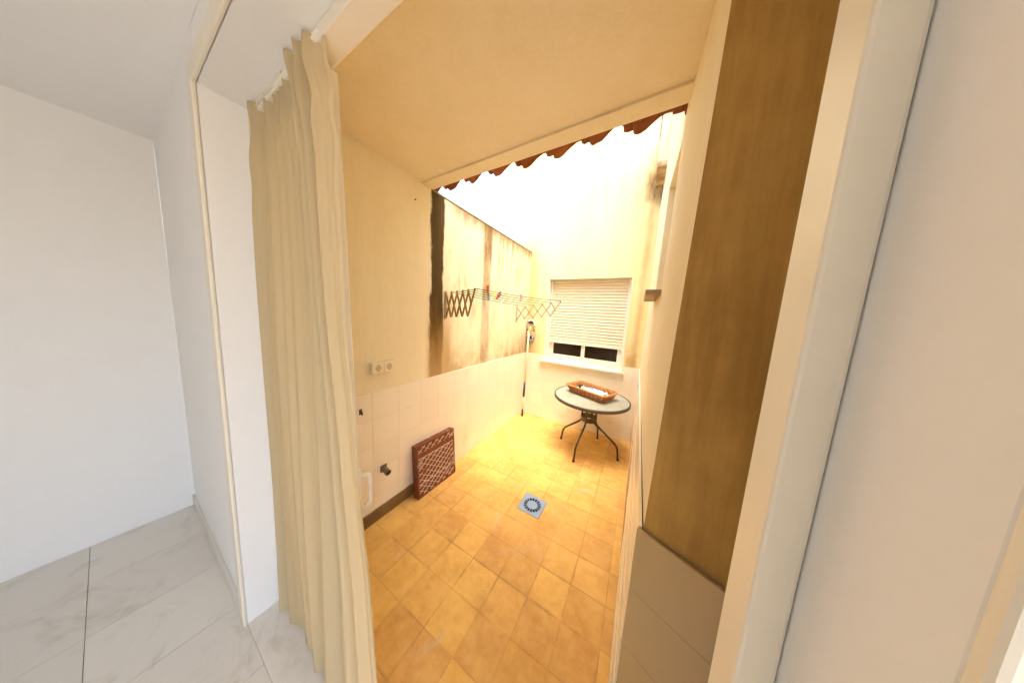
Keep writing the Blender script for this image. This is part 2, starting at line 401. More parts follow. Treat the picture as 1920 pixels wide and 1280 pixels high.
# ---- wall tiles laid on a wall in its own frame: origin o, run direction u, outward normal n
_tile_mesh = {}
def tile_wall(parent, o, u, length, off, holes=(), rows=5, mat='wtile', shift=None):
    o, u = Vector(o), Vector(u).normalized(); n = u.cross(Vector((0, 0, 1)))
    ang = math.atan2(u.y, u.x)
    k0 = -1
    s = off
    while s < length:
        a, b = max(s, 0), min(s+TP, length)
        if b-a > .012:
            for k in range(rows):
                z0, z1 = k*TP, (k+1)*TP
                rs = [(a, b, z0, z1)]
                for h in holes: rs = [q for r in rs for q in subtract(r, h)]
                if not rs: continue
                key = (mat, round(b-a, 4), len(rs) == 1 and rs[0] == (a, b, z0, z1))
                c = o + u*(a+b)/2; zc = (z0+z1)/2
                if key[2] and key in _tile_mesh:
                    t = bpy.data.objects.new('wall_tile', _tile_mesh[key]); COL.objects.link(t); t.parent = parent
                    m = t.modifiers.new('bevel', 'BEVEL'); m.width = .0006; m.segments = 1
                else:
                    bm = bmesh.new()
                    for r in rs: box(bm, r[0]-(a+b)/2+.0006, r[1]-(a+b)/2-.0006, -.007, .002, r[2]-zc+.0006, r[3]-zc-.0006)
                    t = link('wall_tile', bm, M[mat], parent, bevel=.0006)
                    if key[2]: _tile_mesh[key] = t.data
                t.location = (c.x + (shift(c.y, zc)-.002 if shift else 0), c.y, zc)
                t.rotation_euler = (random.uniform(-.003, .003), random.uniform(-.002, .002), ang+random.uniform(-.003, .003))
        s += TP

# left wall: plaster above, a mortar bed for the tiles below, coping on the open part
bm = bmesh.new(); box(bm, -.25, 0, HW, .0, ZT, 2.595)
lw = link('patio_wall', bm, M['left'])
tag(lw, 'left patio wall with a broad black damp stain and a low white tile dado', 'wall')
boxo('upper_course', (-.25, -.0002, HW, YE+.0, 2.5955, 2.72), M['left'], lw)
boxo('tile_bed', (-.25, .0005, HW, 0, -.29, ZT), M['wgrout'], lw)
tile_wall(lw, (.001, HW, 0), (0, 1, 0), -HW, (-1.855-HW) % TP - TP)
bm = bmesh.new(); box(bm, -.26, .006, YE+.005, .0, 2.596, 2.612)
link('coping', bm, M['coping'], lw, bevel=.004)
bm = bmesh.new(); tube(bm, [(0, -2.12, 2.455), (.012, -2.12, 2.456)], .0045, 8); link('nail', bm, M['rivet'], lw)
boxo('skirting', (.0065, .019, HW, -1.965, .001, .100), M['skirting'], lw, bevel=.003)

# back wall with the window opening; it runs on to the left above the coping
WX0, WX1, WZ0, WZ1, WD = .3207, 1.4553, .9478, 2.192, .11
bm = bmesh.new()
Y0, Y1 = 0, .28
for b in ((0, WX0, ZT, WZ1), (WX1, 1.95, ZT, WZ1), (0, 1.95, WZ1, 2.6), (-.55, 1.95, 2.6, 8.0)):
    box(bm, b[0], b[1], Y0, Y1, b[2], b[3])
bmesh.ops.remove_doubles(bm, verts=bm.verts, dist=.0001)
bw = link('patio_wall', bm, M['back']); tag(bw, 'tall back patio wall around the shuttered window', 'wall')
bm = bmesh.new()
for b in ((-.2, WX0, -.29, ZT), (WX1, 1.95, -.29, ZT), (WX0, WX1, -.29, WZ0-.002)): box(bm, b[0], b[1], -.0005, Y1, b[2], b[3])
link('tile_bed', bm, M['wgrout'], bw)
tile_wall(bw, (0, -.001, 0), (1, 0, 0), XR(0), -.05, holes=[(WX0-.002, WX1+.002, WZ0-.03, 2)])

# right wall: recess with a stone ledge, boxed duct high up, tile dado; its near corner leans a little
YP = -2.6093
RY0, RY1, RZ0, RZ1 = -1.90, -1.43, 1.80, 2.52
def lean(y, z): return .020*(z-1.05)*max(0, min(1, (y-(-1.2))/(YP+1.2)))
bm = bmesh.new()
def rseg(y0, y1, z0, z1, back=0.0):
    p = []
    for x in (0, 1):
        for y in (y0, y1):
            for z in (z0, z1):
                p.append((1.98 if x else XR(y)+lean(y, z)+back, y, z))
    hexa(bm, p)
rseg(RY1, 0, ZT, 3.745); rseg(YP, RY0, ZT, 2.75); rseg(RY0, RY1, ZT, RZ0-.03); rseg(RY0, RY1, RZ1, 2.75)
rseg(RY0, RY1, RZ0-.03, RZ1, .10); rseg(YE-.05, RY1, 2.75, 3.745)
rw = link('patio_wall', bm, M['right']); tag(rw, 'right patio wall seen edge on, with a stone ledge and narrow recess', 'wall')
bm = bmesh.new()
p = []
for x in (0, 1):
    for y in (YP, 0):
        for z in (-.29, ZT): p.append((1.98 if x else XR(y)-.0005+lean(y, z), y, z))
hexa(bm, p); link('tile_bed', bm, M['wgrout'], rw)
bm = bmesh.new(); hexa(bm, [(XR(y)-.065 if x == 0 else XR(y)+.095, y, z) for x in (0, 1) for y in (RY0-.015, RY1+.015) for z in (RZ0-.028, RZ0)])
link('ledge', bm, M['ledge'], rw, bevel=.004)
bm = bmesh.new(); hexa(bm, [(XR(y)-.085 if x == 0 else XR(y)+.05, y, z) for x in (0, 1) for y in (-.42, -.03) for z in (3.22, 3.72)])
link('duct_box', bm, M['right'], rw, bevel=.004)
bm = bmesh.new(); hexa(bm, [(XR(y)-.097 if x == 0 else XR(y)+.05, y, z) for x in (0, 1) for y in (-.435, -.02) for z in (3.7205, 3.745)])
link('duct_cap', bm, M['coping'], rw, bevel=.004)
tile_wall(rw, (XR(0)-.0015, 0, 0), (XR(YP)-XR(0), YP, 0), -YP-.002, -.07, shift=lean)

# angled wall return in the right foreground, running back to the house
pd = Vector((.15, -.0621, 0)).normalized(); P0 = Vector((XR(YP), YP, 0)); L2 = (2.42-P0.x)/pd.x
bm = bmesh.new()
q = []
for s_ in (0, L2):
    for d_ in (0, 1):
        for z in (ZT, 2.75):
            b0 = P0 + pd*s_ + Vector((lean(YP, z) if s_ == 0 else 0, 0, 0)); q.append((b0.x, b0.y, z) if d_ == 0 else (b0.x+(.02 if s_ == 0 else 0), max(b0.y+.2, -2.6), z))
hexa(bm, q)
pw = link('wall_return', bm, M['plaster']); tag(pw, 'wall return at the right edge, tiled below, its shade put into the colour', 'wall')
bm = bmesh.new(); q = []
for s_ in (0, L2):
    for d_ in (0, 1):
        for z in (-.29, ZT):
            b0 = P0 + pd*s_ + Vector((lean(YP, z) if s_ == 0 else 0, 0, 0)); q.append((b0.x, b0.y, z) if d_ == 0 else (b0.x+(.02 if s_ == 0 else 0), max(b0.y+.2, -2.6), z))
hexa(bm, q); link('tile_bed', bm, M['wgrout'], pw)
tn = pd.cross(Vector((0, 0, 1)))
tile_wall(pw, P0 + tn*.009 + Vector((-.012, .004, 0)), pd, L2, 0, mat='shadetile')

# ---- porch roof: soffit slab, edge beam, clay tiles over the eave
roof = empty('porch_roof', (0, HW, 2.6)); tag(roof, 'cream plaster porch ceiling with clay tiles along its eave', 'roof')
def part_at(o, parent): o.parent = parent; o.matrix_parent_inverse = parent.matrix_basis.inverted(); return o
parent_inv = {}
def adopt(o, parent):
    o.parent = parent; o.matrix_parent_inverse = Matrix.Translation(-Vector(parent.location)) if not any(parent.rotation_euler) else (Matrix.Translation(parent.location) @ Matrix.Rotation(parent.rotation_euler.z, 4, 'Z')).inverted()
    return o
bm = bmesh.new(); hexa(bm, [(x, y, ZE(x)+dz) for x in (-.1, 2.6) for y in (HW-.02, YE-.105) for dz in (.012, .10)])
adopt(link('soffit', bm, M['soffit']), roof)
bm = bmesh.new(); hexa(bm, [(x, y, ZE(x)+dz) for x in (0.0, XR(YE)+.05) for y in (YE-.105, YE) for dz in (0, .045)])
adopt(link('edge_beam', bm, M['soffit'], bevel=.003), roof)
# S-profile clay tiles: pan (low) and roll (high), pitch .225
PIT = .2245
PROF = [(0, .050), (.03, .046), (.05, .014), (.13, .009), (.22, .012), (.26, .010), (.28, -.006), (.36, -.013), (.44, -.012), (.56, -.004), (.62, .008), (.72, .026), (.82, .041), (.92, .049), (1.03, .050)]
def tile_profile():
    j = lambda: random.uniform(-.0035, .0035)
    return [(t*PIT, z+j()) for t, z in PROF]
def roof_tile(x, row):
    bm = bmesh.new(); pr = tile_profile()
    A, B = [], []
    for (u, z) in pr:
        A.append([bm.verts.new((u, 0, z)), bm.verts.new((u, 0, z+.013))]); B.append([bm.verts.new((u, -.42, z+.14)), bm.verts.new((u, -.42, z+.153))])
    for i in range(len(pr)-1):
        bm.faces.new((A[i][0], A[i+1][0], A[i+1][1], A[i][1])); bm.faces.new((B[i][0], B[i][1], B[i+1][1], B[i+1][0]))
        bm.faces.new((A[i][0], B[i][0], B[i+1][0], A[i+1][0])); bm.faces.new((A[i][1], A[i+1][1], B[i+1][1], B[i][1]))
    for i in (0, -1): bm.faces.new((A[i][0], A[i][1], B[i][1], B[i][0]))
    o = link('roof_tile', bm, M['clay'], smooth=False)
    o.location = (x, YE+.080+random.uniform(-.010, .014)-row*.36, ZE(x)+.016+row*.128+random.uniform(-.003, .003)); o.rotation_euler = (0, random.uniform(-.035, .035), random.uniform(-.03, .03))
    return o
base = [None]
for i in range(-1, 8):
    adopt(roof_tile(-.165 + .0 + PIT*(i+.97), 0), roof)
for i in range(8):
    adopt(roof_tile(.05 + PIT*i, 1), roof)
    adopt(roof_tile(.05 + PIT*i, 2), roof)

# ---- house wall with the doorway the picture is taken through, and the room side
DX0, DX1, DZ = .05, 1.80, 2.43
HI = -3.12
hw = empty('house_wall', (.9, HI, 0)); tag(hw, 'white painted house wall around the double doorway', 'wall')
for b in ((-1.3, DX0, HI, HW, -.29, 2.75), (DX1, 2.9, HI, HW, -.29, 2.75), (DX0, DX1, HI+.001, HW-.001, DZ, 2.749), (-1.3, 2.9, HI, HW, 2.7505, 5.6)):  # last box is an unseen upper storey, added to block sky light
    adopt(boxo('wall_section', b, M['inwall'], bevel=.004), hw)

fy0, fy1 = -2.99, -2.925
for b in ((DX0+.0005, DX0+.035, fy0, fy1, .0045, DZ-.001), (DX1-.035, DX1-.0005, fy0, fy1, .0045, DZ-.001), (DX0+.0355, DX1-.0355, fy0+.001, fy1-.001, DZ-.04, DZ-.001)):
    adopt(boxo('door_frame', b, M['white'], bevel=.004), hw)
adopt(boxo('threshold', (DX0, DX1, HI, HW, -.29, .004), M['marble'], bevel=.003), hw)
rf = tag(boxo('room_floor', (-1.3, 2.9, -5.2, HI, -.29, -.004), M['wgrout']), kind='structure')
for i in range(11):
    for j in range(6):
        x0, y1 = -1.3+.4*i, HI-.4*j; x1, y0 = min(x0+.4, 2.9), max(y1-.4, -5.2)
        if x1-x0 < .02 or y1-y0 < .02: continue
        t = boxo('floor_tile', (x0+.0012-(x0+x1)/2, x1-.0012-(x0+x1)/2, y0+.0012-(y0+y1)/2, y1-.0012-(y0+y1)/2, -.01, 0), M['marble'], rf)
        t.location = ((x0+x1)/2, (y0+y1)/2, 0)
tag(boxo('room_ceiling', (-1.3, 2.9, -5.2, HI, 2.62, 2.75), M['inceil']), kind='structure')
tag(boxo('room_wall', (-1.5, -1.3, -5.2, HI, -.29, 2.75), M['inwall']), 'white side wall of the room left of the curtained door', 'wall')
tag(boxo('room_wall', (-1.5, 2.9, -5.4, -5.2, -.29, 2.75), M['inwall']), 'unseen white rear wall added behind the viewer to dim the room', 'wall')  # unseen closing wall, added to cut the light reaching the curtain

for b in ((-1.3, DX0-.06, HI-.012, HI-.0005, .0005, .085),):
    adopt(boxo('skirting', b, M['marble'], bevel=.002), hw)
# architrave around the doorway on the room side
for b in ((DX0-.06, DX0+.004, HI-.014, HI-.0006, .0005, DZ+.06), (DX1-.004, DX1+.06, HI-.014, HI-.0006, .0005, DZ+.06), (DX0+.0045, DX1-.0045, HI-.0135, HI-.0007, DZ-.004, DZ+.06)):
    adopt(boxo('architrave', b, M['white'], bevel=.004), hw)
# ================================================================== THINGS
# ---- closed left door leaf (hangs slightly out of plumb), with handle outside
def LX(z): return .738 - .055*(z-.9)
leaf = empty('door_leaf', (.09, -2.93, 0)); tag(leaf, 'white door leaf behind the cream curtain', 'door')
def leaf_box(n, u0, u1, z0, z1, y0, y1, mat, bev=.004):
    # u in 0..1 across the leaf
    bm = bmesh.new(); X = lambda u, z: .088 + (LX(z)-.088)*u
    hexa(bm, [(X(u, z), y, z) for u in (u0, u1) for y in (y0, y1) for z in (z0, z1)])
    return adopt(link(n, bm, mat, bevel=bev), leaf)
leaf_box('stile', 0, .12, .012, 2.38, -2.955, -2.915, M['white']); leaf_box('stile', .88, 1, .012, 2.38, -2.955, -2.915, M['white'])
leaf_box('rail', .1205, .8795, 2.27, 2.379, -2.954, -2.916, M['white']); leaf_box('rail', .1205, .8795, .013, .14, -2.954, -2.916, M['white'])
leaf_box('glass_pane', .1205, .8795, .141, 2.269, -2.938, -2.932, M['doorglass'], 0)
bm = bmesh.new()
hx = .720
tube(bm, bez([(hx, -2.914, 0.962), (hx+.010, -2.880, .966), (hx+.012, -2.878, .838), (hx+.004, -2.898, .826)], rad=.02), .0075, 10)
h = link('door_handle', bm, M['white'], smooth=True); adopt(h, leaf)
bm = bmesh.new(); box(bm, hx-.018, hx+.012, -2.9145, -2.908, .915, .995); adopt(link('handle_plate', bm, M['white'], bevel=.004), leaf)

# ---- curtain on the room side of the leaf
cu = empty('curtain', (.45, -2.97, 0)); tag(cu, 'cream gathered curtain hanging over the door leaf on the left', 'curtain')
edge = [(2.45, .715), (2.29, .760), (2.13, .803), (1.9, .808), (1.5, .842), (.94, .896), (.62, .930), (.02, .985)]
def xe(z):
    for (z1, x1), (z0, x0) in zip(edge, edge[1:]):
        if z >= z0: return x0 + (x1-x0)*(z-z0)/(z1-z0)
    return edge[-1][1]
bm = bmesh.new(); NU, NV = 240, 120; grid = []
for j in range(NV+1):
    z = .03 + (2.42-.03)*j/NV; row = []
    for i in range(NU+1):
        u = i/NU; e = xe(z)
        e += (.014*math.sin(z*34+.6) * max(0, min(1, (z-1.98)/.25)) + .004*math.sin(z*11)) * u**6
        x = .10 + (e-.10)*u
        low = 1-z/2.42
        ph = u*2*math.pi*7.5 + 1.6*math.sin(u*6.1+.4) + .9*math.sin(u*13.7+z*.5) + .5*math.sin(z*1.7+u*5) + .35*math.sin(u*17)
        amp = .011 + .008*math.sin(u*9+1.3) + .006*low
        y = -2.985 + amp*math.sin(ph) + .0045*math.sin(ph*2.3+z*1.1) + .008*math.sin(z*2.3+u*7) - .018*low
        y += .004*math.sin(z*27+u*40)*max(0, min(1, (z-1.9)/.4))
        if u > .965: y += .012*(u-.965)/.035
        row.append(bm.verts.new((x, y, z)))
    grid.append(row)
for j in range(NV):
    for i in range(NU): bm.faces.new((grid[j][i], grid[j][i+1], grid[j+1][i+1], grid[j+1][i]))
adopt(link('cloth', bm, M['curtain'], smooth=True), cu)
bm = bmesh.new(); tube(bm, [(.07, -2.985, 2.405), (.72, -2.985, 2.405)], .008, 10); adopt(link('curtain_rod', bm, M['white'], smooth=True), cu)

# ---- shuttered window
win = empty('window', ((WX0+WX1)/2, 0, WZ0)); tag(win, 'white window with its roller shutter lowered almost to the sill', 'window')
def wp(n, b, mat, bev=.003, parent=win): return adopt(boxo(n, b, mat, bevel=bev), parent)
# reveal lining: sides, head
wp('reveal', (WX0, WX0+.012, .001, .16, WZ0, WZ1), M['white']); wp('reveal', (WX1-.012, WX1, .001, .16, WZ0, WZ1), M['white'])
wp('reveal', (WX0+.012, WX1-.012, .001, .16, WZ1-.012, WZ1), M['white'])
wp('guide_rail', (WX0+.0125, WX0+.045, .085, .135, WZ0, WZ1-.0125), M['white']); wp('guide_rail', (WX1-.045, WX1-.0125, .085, .135, WZ0, WZ1-.0125), M['white'])
sill = wp('sill', (WX0-.045, WX1+.02, -.055, .16, WZ0-.032, WZ0-.001), M['sillstone'], .005)
# shutter curtain of slats
shz0 = 1.225; n_sl = 21; sh_h = (WZ1-.0125-shz0-.045)/n_sl
bm = bmesh.new(); sx0, sx1 = WX0+.046, WX1-.046; prof = []
for k in range(9):
    t = k/8; prof.append((-.0065*math.sin(math.pi*t)**.7, t*(sh_h-.0035)))
ra = [bm.verts.new((sx0, p[0], p[1])) for p in prof]; rb = [bm.verts.new((sx1, p[0], p[1])) for p in prof]
ba = [bm.verts.new((sx0, .004, p[1])) for p in (prof[0], prof[-1])]; bb = [bm.verts.new((sx1, .004, p[1])) for p in (prof[0], prof[-1])]
for k in range(8): bm.faces.new((ra[k], rb[k], rb[k+1], ra[k+1]))
bm.faces.new((ra[0], ba[0], bb[0], rb[0])); bm.faces.new((ra[-1], rb[-1], bb[1], ba[1])); bm.faces.new((ba[0], ba[1], bb[1], bb[0]))
bm.faces.new(ra[::-1]+[ba[0], ba[1]][::1] if False else [ba[0]]+ra+[ba[1]]); bm.faces.new([bb[1]]+rb[::-1]+[bb[0]])
slat0 = link('slat', bm, M['slat'])
shut = wp('shutter', (sx0, sx1, .090, .108, shz0, shz0+.043), M['white'], .004)   # bottom bar carries the slats
for k in range(n_sl):
    s_ = slat0 if k == 0 else copy(slat0, None)
    s_.location = (random.uniform(-.001, .001), .104, shz0+.046+k*sh_h); adopt(s_, shut)
wp('shutter_backing', (sx0, sx1, .1105, .114, shz0+.044, WZ1-.0126), M['well'], 0)
for x_ in (sx0+.11, sx1-.11):
    bm = bmesh.new(); tube(bm, [(x_, .0905, shz0+.022), (x_, .083, shz0+.022)], .006, 8); adopt(link('stopper', bm, M['rivet'], smooth=True), win)
# outer frame and two sliding sashes
wp('frame', (sx0-.005, sx1+.005, .115, .158, WZ0, WZ0+.030), M['white'])
def sash(x0, x1, y0, y1):
    z0, z1 = WZ0+.031, WZ1-.06; w = .052
    s_ = wp('sash', (x0, x0+w, y0, y1, z0, z1), M['white'])
    for b in ((x1-w, x1, y0, y1, z0, z1), (x0+w, x1-w, y0+.001, y1-.001, z0, z0+.062), (x0+w, x1-w, y0+.001, y1-.001, z1-.06, z1)):
        c = adopt(boxo('sash_bar', b, M['white'], bevel=.003), s_)
    c = adopt(boxo('pane', (x0+w, x1-w, y0+.012, y0+.018, z0+.062, z1-.06), M['darkglass']), s_)
xm = (sx0+sx1)/2
sash(sx0, xm+.026, .139, .157); sash(xm-.026, sx1, .118, .136)

# ---- floor drain
dr = empty('floor_drain', ((DR[0]+DR[1])/2, (DR[2]+DR[3])/2, 0)); tag(dr, 'square grey floor drain with a ring of slots', 'drain')
bm = bmesh.new(); hw_ = .098; zt = .0015; N = 16
# plate with a ring of wedge slots, built as sectors
ri, ro, rc = .045, .074, .08
def ringpt(r, a): return (r*math.cos(a), r*math.sin(a))
def sqpt(a):
    c, s_ = math.cos(a), math.sin(a); k = hw_/max(abs(c), abs(s_)); return (c*k, s_*k)
K = 64
bm_v = {}
def V(p):
    k = (round(p[0], 5), round(p[1], 5))
    if k not in bm_v: bm_v[k] = bm.verts.new((p[0], p[1], zt))
    return bm_v[k]
for k in range(K):
    a0, a1 = 2*math.pi*k/K, 2*math.pi*(k+1)/K
    bm.faces.new([V(q) for q in (ringpt(ro, a0), sqpt(a0), sqpt(a1), ringpt(ro, a1))])
    bm.faces.new([V(q) for q in ((0, 0), ringpt(ri, a0), ringpt(ri, a1))])
    if k % 4 == 0: bm.faces.new([V(q) for q in (ringpt(ri, a0), ringpt(ro, a0), ringpt(ro, a1), ringpt(ri, a1))])
g_ = link('grate', bm, M['drain']); g_.parent = dr
m_ = g_.modifiers.new('thickness', 'SOLIDIFY'); m_.thickness = .008; m_.offset = -1
bm = bmesh.new(); lathe(bm, [(.0775, zt+.0002), (.0785, zt+.0014), (.0800, zt+.0014), (.081, zt+.0002)], 64); link('raised_ring', bm, M['drain'], dr, smooth=True)
b_ = boxo('pit', (-.098, .098, -.097, .097, -.06, -.05), M['pit'], dr)
for b in ((-.099, -.094), (.094, .099)):
    boxo('pit_wall', (b[0], b[1], -.098, .098, -.05, -.0075), M['pit'], dr); boxo('pit_wall', (-.0935, .0935, b[0], b[1], -.05, -.0075), M['pit'], dr)

# ---- round garden table
TX, TY, TH, TR = 1.166, -.50, .685, .44
tb = empty('garden_table', (TX, TY, 0)); tag(tb, 'round garden table with a frosted glass top and four bent dark legs', 'table')
bm = bmesh.new(); lathe(bm, [(0, TH-.005), (TR-.016, TH-.005), (TR-.016, TH-.0105), (0, TH-.0105)], 64); o = link('glass_top', bm, M['tableglass'], tb)
bm = bmesh.new(); lathe(bm, [(TR-.017, TH-.002), (TR-.008, TH), (TR-.001, TH-.004), (TR, TH-.010), (TR-.004, TH-.0125), (TR-.004, TH-.016), (TR, TH-.019), (TR, TH-.030), (TR-.004, TH-.035), (TR-.014, TH-.035), (TR-.0155, TH-.011), (TR-.017, TH-.011), (TR-.017, TH-.002)], 72)
link('rim', bm, M['rim'], tb, smooth=True)
LR = .085
feet = [(.832-TX, -.452-TY), (1.103-TX, -.85-TY), (1.538-TX, -.528-TY), (1.251-TX, -.155-TY)]
for fx, fy in feet:
    d_ = math.hypot(fx, fy); ux, uy = fx/d_, fy/d_
    pts = bez([(ux*.20, uy*.20, TH-.022), (ux*LR, uy*LR, TH-.05), (ux*LR, uy*LR, .355), (ux*(d_-.022), uy*(d_-.022), .165), (fx, fy, .008)], rad=.05)
    bm = bmesh.new(); tube(bm, pts, .0115, 10)
    lg = link('leg', bm, M['metal'], tb, smooth=True)
    bm = bmesh.new(); tube(bm, [(fx, fy, .0005), (fx, fy, .02)], .0145, 10); link('foot_cap', bm, M['peg_black'], lg, smooth=True)
bm = bmesh.new(); lathe(bm, [(LR-.012, .432), (LR+.010, .432), (LR+.0105, .378), (LR-.012, .378), (LR-.012, .432)], 32); link('collar', bm, M['metal'], tb)
bm = bmesh.new(); lathe(bm, [(TR-.06, TH-.0125), (TR-.035, TH-.0125), (TR-.035, TH-.03), (TR-.06, TH-.03), (TR-.06, TH-.0125)], 64); link('support_ring', bm, M['metal'], tb)
for fx, fy in feet:
    d_ = math.hypot(fx, fy); ux, uy = fx/d_, fy/d_
    bm = bmesh.new(); tube(bm, [(ux*.19, uy*.19, TH-.0225), (ux*(TR-.04), uy*(TR-.04), TH-.0225)], .009, 8); link('support_arm', bm, M['metal'], tb, smooth=True)

# ---- wicker basket
BX, BY, BA = 1.150, -.455, R(-24)
bk = empty('wicker_basket', (BX, BY, TH), BA); tag(bk, 'long shallow honey brown wicker basket on the round table', 'basket')
def rrect(hx, hy, r, n=120):
    pts = []; per = 4*(hx+hy-2*r)+2*math.pi*r
    segs = [((hx-r, -hy+r), -math.pi/2), ((hx-r, hy-r), 0), ((-hx+r, hy-r), math.pi/2), ((-hx+r, -hy+r), math.pi)]
    poly = []
    for (c, a0) in segs:
        for k in range(13): a = a0+math.pi/2*k/12; poly.append((c[0]+r*math.cos(a), c[1]+r*math.sin(a), math.cos(a), math.sin(a)))
    poly.append(poly[0]); L = [0]
    for a, b in zip(poly, poly[1:]): L.append(L[-1]+math.hypot(b[0]-a[0], b[1]-a[1]))
    for i in range(n):
        s_ = L[-1]*i/n; j = 0
        while L[j+1] < s_: j += 1
        t = (s_-L[j])/max(L[j+1]-L[j], 1e-9); a, b = poly[j], poly[j+1]
        pts.append((a[0]+(b[0]-a[0])*t, a[1]+(b[1]-a[1])*t, a[2]+(b[2]-a[2])*t, a[3]+(b[3]-a[3])*t))
    return pts
HB = .082
def ring(z): f = z/HB; return (.228+.038*f, .116+.030*f)
NS = 44
rows = 7
for k in range(rows):
    bm = bmesh.new(); z = .006+(HB-.012)*k/(rows-1); hx_, hy_ = ring(z); pp = rrect(hx_, hy_, .035, NS*4); path = []
    for i, (x, y, nx, ny) in enumerate(pp):
        w = .0075*math.sin(2*math.pi*(i/7) + (math.pi if k % 2 else 0)); path.append((x+nx*w, y+ny*w, z+.0012*math.sin(i*.9+k)))
    tube(bm, path, .0062, 6, closed=True); link('weave_strand', bm, M['wickd' if k % 2 else 'wick'], bk, smooth=True)
bm = bmesh.new()
pp0 = rrect(*ring(0), .035, NS); pp1 = rrect(*ring(HB), .035, NS)
for a, b in zip(pp0, pp1): tube(bm, [(a[0], a[1], 0.004), (b[0], b[1], HB)], .0058, 5)
tag(link('stakes', bm, M['wickin'], bk, smooth=True), kind='stuff')
for ph in (0, math.pi*2/3, math.pi*4/3):
    bm = bmesh.new(); pp = rrect(.272, .152, .04, 260); path = []
    for i, (x, y, nx, ny) in enumerate(pp):
        a = i*2*math.pi*26/260+ph; path.append((x+nx*.006*math.cos(a), y+ny*.006*math.cos(a), HB+.004+.006*math.sin(a)))
    tube(bm, path, .0052, 6, closed=True); link('rim_strand', bm, M['wick'], bk, smooth=True)
bm = bmesh.new(); pp = rrect(.227, .115, .035, 60)
bm.faces.new([bm.verts.new((p[0], p[1], .010)) for p in pp]); lo = [bm.verts.new((p[0], p[1], .003)) for p in pp]; bm.faces.new(lo[::-1])
link('base', bm, M['wickin'], bk)
def in_basket(x, y, z=0): c, s_ = math.cos(BA), math.sin(BA); return (BX+c*x-s_*y, BY+s_*x+c*y, TH+.050+z)
# contents, each lying in the basket
def blob(name, loc, sx, sy, sz, mat, label, cat, rz=0.0, lump=.15, seed=1):
    bm = bmesh.new(); bmesh.ops.create_icosphere(bm, subdivisions=3, radius=1); rr = random.Random(seed)
    ph = [rr.uniform(0, 6) for _ in range(6)]
    for v in bm.verts:
        p = v.co.copy(); k = 1+lump*(math.sin(p.x*4+ph[0])*math.sin(p.y*5+ph[1])+.5*math.sin(p.z*6+p.x*5+ph[2]))
        v.co = Vector((p.x*sx*k, p.y*sy*k, max(-.98, p.z)*sz*k+sz))
    zmin = min(v.co.z for v in bm.verts)
    for v in bm.verts: v.co.z -= zmin
    o = link(name, bm, mat, smooth=True); o.location = loc; o.rotation_euler = (0, 0, BA+rz); return tag(o, label, cat)
blob('black_cap', in_basket(-.145, -.01), .036, .032, .024, M['peg_black'], 'small black rounded cap at the left end inside the wicker basket', 'cap', lump=.03)
blob('cream_lump', in_basket(-.085, -.035), .026, .022, .018, M['greenwhite'], 'small cream lump beside the black cap in the wicker basket', 'sachet', lump=.25, seed=4)
def sheet(name, loc, sx, sy, th, mat, label, cat, rz, amp, seed):
    bm = bmesh.new(); n = 14; rr = random.Random(seed); ph = [rr.uniform(0, 6) for _ in range(4)]; top, bot = [], []
    for j in range(n+1):
        a, b = [], []
        for i in range(n+1):
            x, y = (i/n-.5)*sx, (j/n-.5)*sy
            z = amp*(1+math.sin(i*.9+ph[0])*math.cos(j*.7+ph[1])+.4*math.sin(i*1.7+j*1.1+ph[2]))*.6
            z = max(z, 0); a.append(bm.verts.new((x, y, z+th))); b.append(bm.verts.new((x, y, z)))
        top.append(a); bot.append(b)
    for j in range(n):
        for i in range(n):
            bm.faces.new((top[j][i], top[j][i+1], top[j+1][i+1], top[j+1][i])); bm.faces.new((bot[j][i], bot[j+1][i], bot[j+1][i+1], bot[j][i+1]))
    for i in range(n):
        bm.faces.new((top[0][i], bot[0][i], bot[0][i+1], top[0][i+1])); bm.faces.new((top[n][i], top[n][i+1], bot[n][i+1], bot[n][i]))
        bm.faces.new((top[i][0], top[i+1][0], bot[i+1][0], bot[i][0])); bm.faces.new((top[i][n], bot[i][n], bot[i+1][n], top[i+1][n]))
    o = link(name, bm, mat, smooth=True); o.location = loc; o.rotation_euler = (0, 0, BA+rz); return tag(o, label, cat)
sheet('folded_cloth', in_basket(0, 0, -.0385), .42, .20, .032, M['greenwhite'], 'pale folded cloth filling the bottom of the wicker basket', 'cloth', 0, .003, 2)
sheet('folded_paper', in_basket(.115, -.02, .002), .17, .13, .020, M['paper'], 'crumpled white paper at the right end inside the wicker basket', 'paper', .12, .010, 3)
sheet('grey_booklet', in_basket(.035, .048, .001), .17, .06, .026, M['bluegrey'], 'narrow blue grey booklet lying in the back of the wicker basket', 'booklet', .02, .003, 5)
sheet('pale_sachet', in_basket(-.02, -.02, .001), .11, .08, .016, M['greenwhite'], 'pale crumpled sachet in the middle of the wicker basket', 'sachet', -.3, .008, 9)

